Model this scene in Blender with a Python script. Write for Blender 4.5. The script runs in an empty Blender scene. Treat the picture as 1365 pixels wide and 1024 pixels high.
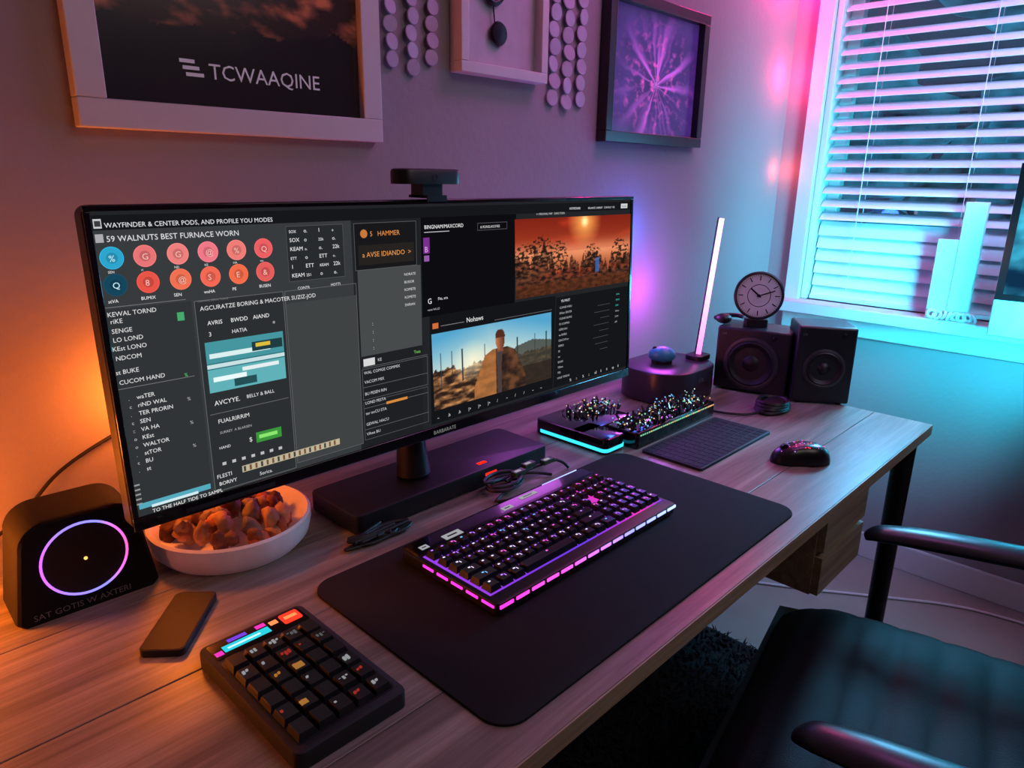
import bpy, math, random
from mathutils import Vector, Matrix, noise, Euler
random.seed(7)
scene=bpy.context.scene
try:
    scene.view_settings.view_transform='Standard'
except Exception: pass
R=math.radians
def lin(c):
    c=c/255.
    return c/12.92 if c<=.04045 else ((c+.055)/1.055)**2.4
def S(r,g,b): return (lin(r),lin(g),lin(b),1)

# ---------------------------------------------------------------- materials
MATS={}
def mat(name,col,rough=.5,metal=0.,var=.05,scale=40,bump=0.,bscale=200,emit=None,es=0,spec=.5,coat=0):
    if name in MATS: return MATS[name]
    m=bpy.data.materials.new(name);m.use_nodes=True;nt=m.node_tree;N=nt.nodes;L=nt.links
    b=N['Principled BSDF']
    tc=N.new('ShaderNodeTexCoord');nz=N.new('ShaderNodeTexNoise');nz.inputs['Scale'].default_value=scale
    L.new(tc.outputs['Object'],nz.inputs['Vector'])
    rp=N.new('ShaderNodeValToRGB')
    rp.color_ramp.elements[0].position=.3;rp.color_ramp.elements[1].position=.7
    rp.color_ramp.elements[0].color=tuple(c*(1-var) for c in col[:3])+(1,)
    rp.color_ramp.elements[1].color=tuple(min(1,c*(1+var)) for c in col[:3])+(1,)
    L.new(nz.outputs['Fac'],rp.inputs['Fac']);L.new(rp.outputs['Color'],b.inputs['Base Color'])
    b.inputs['Roughness'].default_value=rough;b.inputs['Metallic'].default_value=metal
    b.inputs['Specular IOR Level'].default_value=spec
    b.inputs['Coat Weight'].default_value=coat
    if emit:
        b.inputs['Emission Color'].default_value=emit;b.inputs['Emission Strength'].default_value=es
    if bump:
        n2=N.new('ShaderNodeTexNoise');n2.inputs['Scale'].default_value=bscale;n2.inputs['Detail'].default_value=4
        L.new(tc.outputs['Object'],n2.inputs['Vector'])
        bp=N.new('ShaderNodeBump');bp.inputs['Strength'].default_value=bump;bp.inputs['Distance'].default_value=.01
        L.new(n2.outputs['Fac'],bp.inputs['Height']);L.new(bp.outputs['Normal'],b.inputs['Normal'])
    MATS[name]=m;return m
def em(name,col,st=1.):
    if name in MATS: return MATS[name]
    m=bpy.data.materials.new(name);m.use_nodes=True;nt=m.node_tree;nt.nodes.clear()
    e=nt.nodes.new('ShaderNodeEmission');o=nt.nodes.new('ShaderNodeOutputMaterial')
    e.inputs[0].default_value=col;e.inputs[1].default_value=st;nt.links.new(e.outputs[0],o.inputs[0])
    MATS[name]=m;return m
def em_grad(name,axis,stops,st=1.):
    m=bpy.data.materials.new(name);m.use_nodes=True;nt=m.node_tree;N=nt.nodes;L=nt.links;N.clear()
    e=N.new('ShaderNodeEmission');o=N.new('ShaderNodeOutputMaterial')
    tc=N.new('ShaderNodeTexCoord');sp=N.new('ShaderNodeSeparateXYZ');L.new(tc.outputs['Object'],sp.inputs[0])
    mr=N.new('ShaderNodeMapRange');lo,hi=stops[0][0],stops[-1][0]
    mr.inputs['From Min'].default_value=lo;mr.inputs['From Max'].default_value=hi
    L.new(sp.outputs[axis],mr.inputs['Value']);rp=N.new('ShaderNodeValToRGB');cr=rp.color_ramp
    for i,(p,c) in enumerate(stops):
        t=(p-lo)/(hi-lo)
        if i==0: cr.elements[0].position=0;cr.elements[0].color=c
        elif i==len(stops)-1: cr.elements[-1].position=1;cr.elements[-1].color=c
        else:
            q=cr.elements.new(t);q.color=c
    L.new(mr.outputs[0],rp.inputs['Fac']);L.new(rp.outputs[0],e.inputs[0]);e.inputs[1].default_value=st
    L.new(e.outputs[0],o.inputs[0]);return m
def vc_mat(name,emis=True,st=1.):
    m=bpy.data.materials.new(name);m.use_nodes=True;nt=m.node_tree;N=nt.nodes;L=nt.links
    a=N.new('ShaderNodeAttribute');a.attribute_name='Col'
    if emis:
        N.remove(N['Principled BSDF']);e=N.new('ShaderNodeEmission');L.new(a.outputs['Color'],e.inputs[0]);e.inputs[1].default_value=st
        L.new(e.outputs[0],N['Material Output'].inputs[0])
    else:
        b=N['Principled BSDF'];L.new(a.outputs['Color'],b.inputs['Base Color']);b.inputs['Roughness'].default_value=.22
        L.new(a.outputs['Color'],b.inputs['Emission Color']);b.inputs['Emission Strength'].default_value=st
    return m

# ---------------------------------------------------------------- mesh builder
class MB:
    def __init__(s): s.v=[];s.f=[];s.m=[];s.mats=[]
    def add(s,vs,fs,mt,M=None):
        if mt not in s.mats: s.mats.append(mt)
        k=s.mats.index(mt);o=len(s.v)
        for p in vs:
            p=Vector(p)
            if M is not None: p=M@p
            s.v.append(p[:])
        for f in fs: s.f.append([i+o for i in f]);s.m.append(k)
    def box(s,x0,x1,y0,y1,z0,z1,mt,M=None):
        vs=[(x,y,z) for x in (x0,x1) for y in (y0,y1) for z in (z0,z1)]
        s.add(vs,[(0,1,3,2),(4,6,7,5),(0,4,5,1),(2,3,7,6),(0,2,6,4),(1,5,7,3)],mt,M)
    def frust(s,x0,x1,y0,y1,z0,z1,ins,mt,M=None):
        vs=[(x0,y0,z0),(x1,y0,z0),(x1,y1,z0),(x0,y1,z0),(x0+ins,y0+ins,z1),(x1-ins,y0+ins,z1),(x1-ins,y1-ins,z1),(x0+ins,y1-ins,z1)]
        s.add(vs,[(3,2,1,0),(4,5,6,7),(0,1,5,4),(1,2,6,5),(2,3,7,6),(3,0,4,7)],mt,M)
    def rbox(s,x0,x1,y0,y1,z0,z1,r,mt,M=None,n=6,ins=0.):
        pts=[]
        for cx,cy,a0 in ((x1-r,y1-r,0),(x0+r,y1-r,90),(x0+r,y0+r,180),(x1-r,y0+r,270)):
            for i in range(n+1):
                a=R(a0+90*i/n);pts.append((cx,cy,math.cos(a),math.sin(a)))
        rings=[(0,z0),(0,z1-ins),(ins*.3,z1-ins*.3),(ins,z1)] if ins else [(0,z0),(0,z1)]
        vs=[];K=len(pts)
        for d,z in rings:
            for cx,cy,c,q in pts: vs.append((cx+(r-d)*c,cy+(r-d)*q,z))
        fs=[]
        for j in range(len(rings)-1):
            for i in range(K):
                k=(i+1)%K;fs.append((j*K+i,j*K+k,(j+1)*K+k,(j+1)*K+i))
        fs.append(tuple(range(K))[::-1]);o=(len(rings)-1)*K;fs.append(tuple(range(o,o+K)))
        s.add(vs,fs,mt,M)
    def lathe(s,prof,mt,M=None,n=32,cap=True):
        vs=[];fs=[]
        for r,z in prof:
            for i in range(n):
                a=2*math.pi*i/n;vs.append((r*math.cos(a),r*math.sin(a),z))
        for j in range(len(prof)-1):
            for i in range(n):
                k=(i+1)%n;fs.append((j*n+i,j*n+k,(j+1)*n+k,(j+1)*n+i))
        if cap:
            fs.append(tuple(range(n))[::-1]);o=(len(prof)-1)*n;fs.append(tuple(range(o,o+n)))
        s.add(vs,fs,mt,M)
    def cyl(s,p0,p1,r0,r1,mt,n=20):
        p0=Vector(p0);p1=Vector(p1);d=p1-p0
        M=Matrix.Translation(p0)@d.to_track_quat('Z','Y').to_matrix().to_4x4()
        s.lathe([(r0,0),(r1,d.length)],mt,M,n)
    def tube(s,pts,r,mt,n=8,sub=6,flat=1.):
        P=[Vector(p) for p in pts];out=[];rr=[]
        rad=r if isinstance(r,(list,tuple)) else [r]*len(P)
        for i in range(len(P)-1):
            a=P[max(i-1,0)];b=P[i];c=P[i+1];d=P[min(i+2,len(P)-1)]
            for k in range(sub):
                t=k/sub
                out.append(.5*((2*b)+(c-a)*t+(2*a-5*b+4*c-d)*t*t+(3*b-a-3*c+d)*t**3));rr.append(rad[i]*(1-t)+rad[i+1]*t)
        out.append(P[-1]);rr.append(rad[-1])
        vs=[];fs=[];K=len(out)
        for i,p in enumerate(out):
            d=(out[min(i+1,K-1)]-out[max(i-1,0)]).normalized()
            up=Vector((0,0,1))
            if abs(d.z)>.95: up=Vector((0,1,0))
            sx=d.cross(up).normalized();sy=sx.cross(d).normalized()
            for j in range(n):
                a=2*math.pi*j/n;vs.append(p+sx*math.cos(a)*rr[i]+sy*math.sin(a)*rr[i]*flat)
        for i in range(K-1):
            for j in range(n):
                k=(j+1)%n;fs.append((i*n+j,i*n+k,(i+1)*n+k,(i+1)*n+j))
        fs.append(tuple(range(n))[::-1]);fs.append(tuple(range((K-1)*n,K*n)))
        s.add(vs,fs,mt)
    def torus(s,Rr,r,mt,M=None,n=48,k=10):
        vs=[];fs=[]
        for i in range(n):
            a=2*math.pi*i/n
            for j in range(k):
                b=2*math.pi*j/k;q=Rr+r*math.cos(b);vs.append((q*math.cos(a),q*math.sin(a),r*math.sin(b)))
        for i in range(n):
            for j in range(k):
                fs.append((i*k+j,((i+1)%n)*k+j,((i+1)%n)*k+(j+1)%k,i*k+(j+1)%k))
        s.add(vs,fs,mt,M)
    def blob(s,c,rx,ry,rz,mt,nz=0.,seed=0,u=14,w=9,M=None):
        vs=[];fs=[]
        for j in range(w+1):
            ph=math.pi*j/w
            for i in range(u):
                th=2*math.pi*i/u
                d=Vector((math.sin(ph)*math.cos(th),math.sin(ph)*math.sin(th),math.cos(ph)))
                k=1+nz*noise.noise(d*1.6+Vector((seed*3.1,seed*1.7,seed)))
                vs.append((c[0]+rx*d.x*k,c[1]+ry*d.y*k,c[2]+rz*d.z*k))
        for j in range(w):
            for i in range(u):
                k=(i+1)%u;fs.append((j*u+i,(j+1)*u+i,(j+1)*u+k,j*u+k))
        s.add(vs,fs,mt,M)
    def text(s,body,x,z,size,mt,y=-.0012,M=None,align='LEFT'):
        cu=bpy.data.curves.new('t','FONT');cu.body=body;cu.size=size;cu.resolution_u=2;cu.align_x=align
        ob=bpy.data.objects.new('t',cu);scene.collection.objects.link(ob)
        me=bpy.data.meshes.new_from_object(ob)
        T=Matrix.Translation((x,y,z))@Matrix.Rotation(R(90),4,'X') if M is None else M
        s.add([v.co for v in me.vertices],[tuple(p.vertices) for p in me.polygons],mt,T)
        bpy.data.objects.remove(ob);bpy.data.meshes.remove(me);bpy.data.curves.remove(cu)
    def obj(s,name,parent=None,bevel=0.,smooth=True,ang=35,seg=2):
        me=bpy.data.meshes.new(name);me.from_pydata(s.v,[],s.f)
        for m in s.mats: me.materials.append(m)
        me.polygons.foreach_set('material_index',s.m)
        me.validate();me.update()
        if smooth:
            me.polygons.foreach_set('use_smooth',[True]*len(me.polygons))
            try: me.set_sharp_from_angle(angle=R(ang))
            except Exception: pass
        ob=bpy.data.objects.new(name,me);scene.collection.objects.link(ob)
        if parent: ob.parent=parent
        if bevel:
            b=ob.modifiers.new('bevel','BEVEL');b.width=bevel;b.segments=seg;b.limit_method='ANGLE';b.angle_limit=R(40)
        return ob
def grp(name,loc=(0,0,0),rot=(0,0,0)):
    e=bpy.data.objects.new(name,None);e.empty_display_size=.05;scene.collection.objects.link(e)
    e.location=loc;e.rotation_euler=rot;return e
def picture(name,parent,x0,x1,z0,z1,y,nx,nz_,fn,m):
    vs=[];fs=[];cols=[]
    for j in range(nz_+1):
        for i in range(nx+1):
            u=i/nx;v=j/nz_;vs.append((x0+(x1-x0)*u,y,z0+(z1-z0)*v));cols.append(fn(u,v))
    for j in range(nz_):
        for i in range(nx):
            a=j*(nx+1)+i;fs.append((a,a+1,a+nx+2,a+nx+1))
    me=bpy.data.meshes.new(name);me.from_pydata(vs,[],fs);ca=me.color_attributes.new('Col','FLOAT_COLOR','POINT')
    buf=[]
    for c in cols: buf+= [lin(max(0,min(255,k))) for k in c]+[1]
    ca.data.foreach_set('color',buf);me.materials.append(m)
    ob=bpy.data.objects.new(name,me);scene.collection.objects.link(ob);ob.parent=parent;return ob
def mix(a,b,t):
    t=max(0,min(1,t));return tuple(x*(1-t)+y*t for x,y in zip(a,b))
def fb(x,y,z=0,o=5): return noise.fractal(Vector((x,y,z)),1.0,2.0,o)

# ---------------------------------------------------------------- shared materials
blk=mat('black_plastic',S(19,19,22),.42)
blkg=mat('black_gloss',S(10,10,13),.15,coat=.5)
blkm=mat('black_matte',S(24,23,26),.75,bump=.15,bscale=900)
metal=mat('dark_metal',S(46,46,52),.35,.8)

# ---------------------------------------------------------------- room shell
YW=1.13;XW=2.52
def room_mat(name,col,bump=.12,bs=60):
    return mat(name,col,.85,var=.04,scale=3,bump=bump,bscale=bs,spec=.2)
wallm=room_mat('wall_paint',S(148,138,142))
def simple(name,boxes,m,bevel=0):
    b=MB()
    for q in boxes: b.box(*q,m)
    return b.obj(name,bevel=bevel,smooth=False)
simple('wall_back',[(-1.6,XW+.12,YW,YW+.12,0,2.5)],wallm)
WY0,WY1,WZ0,WZ1=-.5,1.0,.885,2.15
simple('wall_right',[(XW,XW+.12,-2.3,WY0,0,2.5),(XW,XW+.12,WY1,YW,0,2.5),(XW,XW+.12,WY0,WY1,0,WZ0),(XW,XW+.12,WY0,WY1,WZ1,2.5)],wallm)
simple('wall_left',[(-1.72,-1.6,-2.3,YW+.12,0,2.5)],wallm)
simple('wall_front',[(-1.72,XW+.12,-2.42,-2.3,0,2.5)],wallm)
simple('ceiling',[(-1.72,XW+.12,-2.42,YW+.12,2.5,2.6)],room_mat('ceiling_paint',S(190,186,188)))
def wood(name,c1,c2,c3,rough,sx=1.2,sy=22,bump=.1,fine=.35):
    m=bpy.data.materials.new(name);m.use_nodes=True;nt=m.node_tree;N=nt.nodes;L=nt.links;b=N['Principled BSDF']
    tc=N.new('ShaderNodeTexCoord');mp=N.new('ShaderNodeMapping');mp.inputs['Scale'].default_value=(sx,sy,sy)
    L.new(tc.outputs['Object'],mp.inputs[0])
    n1=N.new('ShaderNodeTexNoise');n1.inputs['Scale'].default_value=1.6;n1.inputs['Detail'].default_value=7;n1.inputs['Distortion'].default_value=.6;n1.inputs['Roughness'].default_value=.62
    L.new(mp.outputs[0],n1.inputs['Vector'])
    rp=N.new('ShaderNodeValToRGB');cr=rp.color_ramp;cr.elements[0].position=.30;cr.elements[0].color=c1
    cr.elements[1].position=.70;cr.elements[1].color=c3;q=cr.elements.new(.5);q.color=c2
    L.new(n1.outputs['Fac'],rp.inputs[0])
    mp2=N.new('ShaderNodeMapping');mp2.inputs['Scale'].default_value=(sx*3,sy*7,sy*7);L.new(tc.outputs['Object'],mp2.inputs[0])
    n2=N.new('ShaderNodeTexNoise');n2.inputs['Scale'].default_value=2.;n2.inputs['Detail'].default_value=4;L.new(mp2.outputs[0],n2.inputs['Vector'])
    mx=N.new('ShaderNodeMixRGB');mx.blend_type='MULTIPLY';mx.inputs[0].default_value=fine
    r2=N.new('ShaderNodeValToRGB');r2.color_ramp.elements[0].position=.35;r2.color_ramp.elements[0].color=(.45,.45,.45,1);r2.color_ramp.elements[1].position=.6
    L.new(n2.outputs['Fac'],r2.inputs[0]);L.new(rp.outputs[0],mx.inputs[1]);L.new(r2.outputs[0],mx.inputs[2]);L.new(mx.outputs[0],b.inputs['Base Color'])
    b.inputs['Roughness'].default_value=rough
    bp=N.new('ShaderNodeBump');bp.inputs['Strength'].default_value=bump;bp.inputs['Distance'].default_value=.003
    L.new(n2.outputs['Fac'],bp.inputs['Height']);L.new(bp.outputs[0],b.inputs['Normal'])
    return m
floorm=mat('floor_vinyl',S(140,136,130),.55,var=.08,scale=6,bump=.1,bscale=150)
simple('floor',[(-1.72,XW+.12,-2.42,YW+.12,-.1,0)],floorm)
trimm=mat('trim_white',S(205,203,204),.4,var=.02)
simple('baseboard_right',[(XW-.016,XW,-2.3,YW-.016,0,.09)],trimm,.003)
simple('baseboard_back',[(-1.6,XW-.016,YW-.016,YW,0,.09)],trimm,.003)

# ---------------------------------------------------------------- window
win=grp('window_1',(XW,.25,0))
b=MB()
y0,y1=WY0-.25,WY1-.25
c=.05
b.box(-.022,.0,y0-c,y0,WZ0-.005,WZ1+c,trimm);b.box(-.022,.0,y1,y1+c,WZ0-.005,WZ1+c,trimm);b.box(-.022,.0,y0,y1,WZ1,WZ1+c,trimm)
b.box(0,.1,y0,y0+.02,WZ0,WZ1,trimm);b.box(0,.1,y1-.02,y1,WZ0,WZ1,trimm)
b.box(0,.1,y0,y1,WZ1-.02,WZ1,trimm)
b.box(.065,.1,y0+.02,y0+.06,WZ0,WZ1,trimm);b.box(.065,.1,y1-.06,y1-.02,WZ0,WZ1,trimm);b.box(.065,.1,y0+.02,y1-.02,WZ0,WZ0+.05,trimm)
b.box(.065,.1,.0-.02,.02,WZ0,WZ1,trimm)
b.obj('frame',win,.002)
b=MB();b.box(-.085,.1,y0-c-.03,y1+c+.02,WZ0-.04,WZ0,trimm);b.box(-.02,0,y0-c,y1+c,WZ0-.105,WZ0-.04,trimm);b.obj('sill',win,.004)
gl=bpy.data.materials.new('window_glass');gl.use_nodes=True;nt=gl.node_tree;nt.nodes.clear()
tr=nt.nodes.new('ShaderNodeBsdfTransparent');gs=nt.nodes.new('ShaderNodeBsdfGlossy');gs.inputs['Roughness'].default_value=.02;mxs=nt.nodes.new('ShaderNodeMixShader');mxs.inputs[0].default_value=.06
o=nt.nodes.new('ShaderNodeOutputMaterial');nt.links.new(tr.outputs[0],mxs.inputs[1]);nt.links.new(gs.outputs[0],mxs.inputs[2]);nt.links.new(mxs.outputs[0],o.inputs[0])
b=MB();b.box(.08,.084,y0+.06,y1-.06,WZ0+.05,WZ1-.02,gl);b.obj('glass_pane',win)
slat=mat('blind_slat',S(215,216,226),.5,spec=.3,var=.02)
b=MB();z=WZ0+.03;pitch=.043
while z<WZ1-.07:
    tilt=R(68) if z<1.14 else R(30)
    M=Matrix.Translation((.032,0,z))@Matrix.Rotation(-tilt,4,'Y')
    w=.025;ya=y0+.025;yb=y1-.025
    vs=[]
    for i in range(7):
        t=-1+i/3;zz=.0035*(1-t*t)
        vs+=[(t*w,ya,zz),(t*w,yb,zz)]
    for i in range(7):
        t=-1+i/3;zz=.0035*(1-t*t)-.0022
        vs+=[(t*w,ya,zz),(t*w,yb,zz)]
    fs=[(2*i,2*i+1,2*i+3,2*i+2) for i in range(6)]+[(14+2*i,14+2*i+2,14+2*i+3,14+2*i+1) for i in range(6)]
    fs+=[(0,14,15,1),(12,13,27,26)]
    b.add(vs,fs,slat,M);z+=pitch
b.box(.008,.056,ya,yb,WZ1-.07,WZ1-.025,slat);b.box(.015,.05,ya,yb,WZ0+.002,WZ0+.016,slat)
for yy in (.60,.3,-.1,-.5):
    b.cyl((.006,yy,WZ0+.01),(.006,yy,WZ1-.05),.0012,.0012,slat,6);b.cyl((.058,yy,WZ0+.01),(.058,yy,WZ1-.05),.0012,.0012,slat,6)
b.obj('venetian_blind',win,smooth=True)
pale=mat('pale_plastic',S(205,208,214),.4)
po=grp('pale_sill_boxes',(XW-.05,.5,WZ0))  # plain boxes added for an unclear pale shape before the blinds
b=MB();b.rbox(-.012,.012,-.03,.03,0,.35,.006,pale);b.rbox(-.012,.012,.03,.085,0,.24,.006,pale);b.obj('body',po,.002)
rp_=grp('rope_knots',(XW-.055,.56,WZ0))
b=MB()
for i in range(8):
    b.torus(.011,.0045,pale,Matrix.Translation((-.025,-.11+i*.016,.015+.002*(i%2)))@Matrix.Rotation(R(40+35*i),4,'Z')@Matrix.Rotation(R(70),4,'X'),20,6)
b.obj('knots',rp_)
hm=mat('hedge_leaves_glow',S(26,84,108),.8,var=.98,scale=6)
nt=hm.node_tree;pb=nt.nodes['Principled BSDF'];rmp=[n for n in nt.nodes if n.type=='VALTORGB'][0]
nt.links.new(rmp.outputs['Color'],pb.inputs['Emission Color']);pb.inputs['Emission Strength'].default_value=1.1  # leaf colour is also emitted, putting teal outdoor light into the hedge
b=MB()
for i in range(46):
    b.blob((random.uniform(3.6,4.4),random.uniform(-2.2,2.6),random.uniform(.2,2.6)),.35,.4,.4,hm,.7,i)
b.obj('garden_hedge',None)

# ---------------------------------------------------------------- desk
DT=.74
deskw=wood('desk_oak',S(94,84,76),S(130,118,107),S(164,151,138),.36,1.1,16)
edgew=wood('desk_edge',S(132,112,90),S(162,140,114),S(186,164,136),.45,1.3,24)
desk=grp('desk',(.74,.75,0))
DX0,DX1,DY0,DY1=-.35-.74,1.83-.74,.377-.75,1.115-.75
b=MB()
rows=[DY0,-.245,-.02,.17,DY1]
for i in range(4):
    b.box(DX0,DX1,rows[i]+(.0006 if i else 0),rows[i+1]-(.0006 if i<3 else 0),DT-.024,DT,deskw)
b.obj('tabletop',desk,.0012)
b=MB();b.box(DX0,DX1,DY0-.002,DY0,DT-.026,DT-.001,edgew);b.box(DX1,DX1+.002,DY0,DY1,DT-.026,DT-.001,edgew);b.obj('edge_banding',desk)
b=MB()
for x in (DX0+.06,DX1-.030):
    for y in (DY0+.04,DY1-.06):
        b.cyl((x,y,DT-.026),(x,y,0),.024,.021,metal)
        b.box(x-.030,x+.030,y-.035,y+.04,DT-.03,DT-.024,metal)
b.box(DX0+.06,DX1-.06,DY1-.07,DY1-.04,DT-.075,DT-.026,metal)
b.obj('legs',desk)
b=MB();dx0,dx1,dy0,dy1=1.50-.74,1.765-.74,.470-.75,.98-.75
b.box(dx0,dx1,dy0+.018,dy1,.38,DT-.025,edgew)
for i in range(3):
    za=.383+i*.109;b.box(dx0+.002,dx1-.002,dy0,dy0+.018,za,za+.094,edgew)
    b.box(dx0+.03,dx1-.03,dy0+.0172,dy0+.018,za+.094,za+.109,blkm)
b.obj('drawer_unit',desk,.0015)

# ---------------------------------------------------------------- rug
rug=grp('shaggy_rug',(1.05,.25,0))
rm=mat('rug_pile',S(26,26,30),.95,var=.5,scale=120)
b=MB();b.rbox(-.9,.68,-.9,.72,0.001,.008,.04,rm);b.obj('backing',rug)
b=MB()
for i in range(20000):
    x=random.uniform(-.88,.67);y=random.uniform(-.35,.71);h=random.uniform(.010,.02);a=random.uniform(0,6.28);l=random.uniform(0,.022);w=.0025
    dx,dy=math.cos(a)*l,math.sin(a)*l;px,py=-math.sin(a)*w,math.cos(a)*w
    b.add([(x-px,y-py,.007),(x+px,y+py,.007),(x+dx*.5+px,y+dy*.5+py,.007+h*.7),(x+dx*.5-px,y+dy*.5-py,.007+h*.7),(x+dx*1.3,y+dy*1.3,.007+h)],[(0,1,2,3),(3,2,4)],rm)
b.obj('pile',rug,smooth=False)

# ---------------------------------------------------------------- wall art
def frame(name,x0,x1,z0,z1,bw,dep,m):
    g=grp(name,((x0+x1)/2,YW,(z0+z1)/2));w=(x1-x0)/2;h=(z1-z0)/2;b=MB()
    b.box(-w,w,-dep,-.001,-h,-h+bw,m);b.box(-w,w,-dep,-.001,h-bw,h,m);b.box(-w,-w+bw,-dep,-.001,-h+bw,h-bw,m);b.box(w-bw,w,-dep,-.001,-h+bw,h-bw,m)
    b.obj('frame',g,.0015);b=MB();b.box(-w+bw*.5,w-bw*.5,-.008,-.002,-h+bw*.5,h-bw*.5,m);b.obj('backing',g);return g,w,h
wfr=mat('frame_white',S(198,190,192),.4,var=.02);bfr=mat('frame_black',S(22,20,26),.35)
g,w,h=frame('landscape_poster',.32,.81,1.343,1.80,.038,.024,wfr)
def land(u,v):
    s=mix((70,36,30),(26,18,24),v*1.2)
    ridge=.52+.13*fb(u*2.2,3,0);r2=.29+.10*fb(u*3,8,0)
    if v>ridge: c=mix((44,28,34),(150,84,64),max(0,fb(u*3,v*7,5))*1.4)
    elif v>r2: c=mix((40,24,26),(168,84,60),max(0,fb(u*8+v*5,v*14,9)+.05)*1.3)
    else: c=mix((22,17,22),(44,34,38),max(0,fb(u*9,v*9,2)))
    return mix(c,(27,20,25),max(0,(.40-v)*3))
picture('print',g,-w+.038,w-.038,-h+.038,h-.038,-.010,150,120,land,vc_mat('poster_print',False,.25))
b=MB();lt=mat('poster_lettering',S(190,175,180),.5,emit=S(150,140,150),es=.3)
b.text('TCWAAQINE',-.058,-.151,.031,lt,-.0108)
for i in range(3): b.box(-.1+.004*(2-i),-.066-.006*i,-.0112,-.0104,-.150+i*.009,-.145+i*.009,lt)
b.obj('lettering',g)
g,w,h=frame('firework_picture',1.463,1.915,1.372,1.715,.026,.03,bfr)
def fire(u,v):
    x=(u-.52)*1.25;y=(v-.42);r=math.hypot(x,y)+1e-4;a=math.atan2(y,x)
    c=mix((48,28,84),(84,52,130),fb(u*3,v*3,4)*.5+.5)
    a+=.10*fb(u*4,v*4,12,3)
    sp=max(0,noise.noise(Vector((math.cos(a)*6.5,math.sin(a)*6.5,3+r*.9)))+.08)**1.2*2.2
    f=max(0,1-r/.66);c=mix(c,(205,100,215),sp*f*1.2)
    q=max(0,fb(u*18,v*18,7,3)-.05)*f*1.8;c=mix(c,(235,90,190),q)
    c=mix(c,(235,150,240),max(0,1-r/.07)*.6)
    return c
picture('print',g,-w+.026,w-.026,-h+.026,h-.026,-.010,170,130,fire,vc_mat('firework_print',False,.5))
g,w,h=frame('necklace_shadow_box',.991,1.24,1.480,1.80,.02,.035,wfr)
b=MB();ivory=mat('ivory_mat',S(180,170,180),.7);b.box(-w+.02,w-.02,-.012,-.008,-h+.02,h-.02,ivory);b.obj('mat_board',g)
b=MB();bead=mat('dark_beads',S(26,24,34),.25)
for i in range(30):
    t=i/29;a=math.pi*(1.06+.88*t)
    b.blob((-.025+.040*math.cos(a),-.02,.06+.085*math.sin(a)),.0065,.0065,.0065,bead,0,0,10,6)
b.cyl((-.025,-.018,-.025),(-.02,-.018,-.060),.0015,.0015,bead,6)
b.lathe([(.001,-.006),(.020,-.004),(.023,0),(.020,.004),(.001,.006)],bead,Matrix.Translation((-.010,-.02,-.078))@Matrix.Rotation(R(90),4,'X'))
b.obj('necklace',g)
disc=mat('capiz_disc',S(178,162,184),.3)
for (xs,zb,top,r) in (((.847,.893,.94),(1.487,1.478,1.50),1.9,.0145),((1.29,1.338,1.386),(1.458,1.452,1.462),1.9,.0175)):
    g=grp('disc_wall_hanging',(xs[1],YW,1.7));b=MB()
    for x,z in zip(xs,zb):
        b.cyl((x-xs[1],-.006,z-1.7),(x-xs[1],-.006,top-1.7),.0006,.0006,disc,5)
        k=0
        while z<top:
            b.lathe([(r*.92,-.0015),(r,0),(r*.92,.0015)],disc,Matrix.Translation((x-xs[1]+random.uniform(-.003,.003),-.008-.001*(k%2),z-1.7))@Matrix.Rotation(R(90+random.uniform(-12,6)),4,'X')@Matrix.Rotation(R(random.uniform(-10,10)),4,'Y'),20)
            z+=r*1.98;k+=1
    b.box(xs[0]-xs[1]-.02,xs[2]-xs[1]+.02,-.01,-.001,top-1.7,top-1.69,disc)
    b.obj('discs',g)

# ---------------------------------------------------------------- ultrawide monitor
MZ=.873;mon=grp('ultrawide_monitor',(0,.85,MZ),(R(-2.3),0,0))
MX0,MX1,MH=.238,1.252,.380
b=MB()
b.rbox(MX0,MX1,-MH,0,0,.026,.012,blk,Matrix.Rotation(R(90),4,'X')@Matrix.Translation((0,MH,0))@Matrix.Scale(-1,4,(0,0,1)))
b.obj('back_shell',mon,.002)
b=MB()
b.box(MX0+.001,MX1-.001,-.004,0,0.001,.018,blkg);b.box(MX0+.001,MX1-.001,-.004,0,MH-.007,MH-.001,blkg)
b.box(MX0+.001,MX0+.008,-.004,0,.018,MH-.007,blkg);b.box(MX1-.008,MX1-.001,-.004,0,.018,MH-.007,blkg);b.obj('bezel',mon,.001)
b=MB();b.rbox(.56,.94,.10,.26,-.05,-.024,.03,blk,Matrix.Rotation(R(90),4,'X'));b.obj('rear_housing',mon,.004)
scr=em('screen_base',S(34,36,39));b=MB();b.box(MX0+.008,MX1-.008,-.0008,0,.018,MH-.007,scr);b.obj('display',mon)
UI=MB()
def loc(x,z): return x*(1+.018*(z-MZ)/.375),z-MZ
def q(x0,x1,z0,z1,col,layer=1,st=1.):
    m=em('ui_%d_%d_%d'%col,S(*col),1.)
    a=loc(x0,z0);bb=loc(x1,z0);cc=loc(x1,z1);d=loc(x0,z1);y=-.0008-.0002*layer
    UI.add([(a[0],y,a[1]),(bb[0],y,bb[1]),(cc[0],y,cc[1]),(d[0],y,d[1])],[(0,1,2,3)],m)
def outline(x0,x1,z0,z1,col,layer=3,t=.0007):
    q(x0,x1,z0,z0+t,col,layer);q(x0,x1,z1-t,z1,col,layer);q(x0,x0+t,z0,z1,col,layer);q(x1-t,x1,z0,z1,col,layer)
def T(s_,x,z,size,col=(225,225,228),layer=5,align='LEFT'):
    m=em('ui_%d_%d_%d'%col,S(*col),1.);p=loc(x,z);UI.text(s_,p[0],p[1],size*.86,m,-.0008-.0002*layer,None,align)
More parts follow.
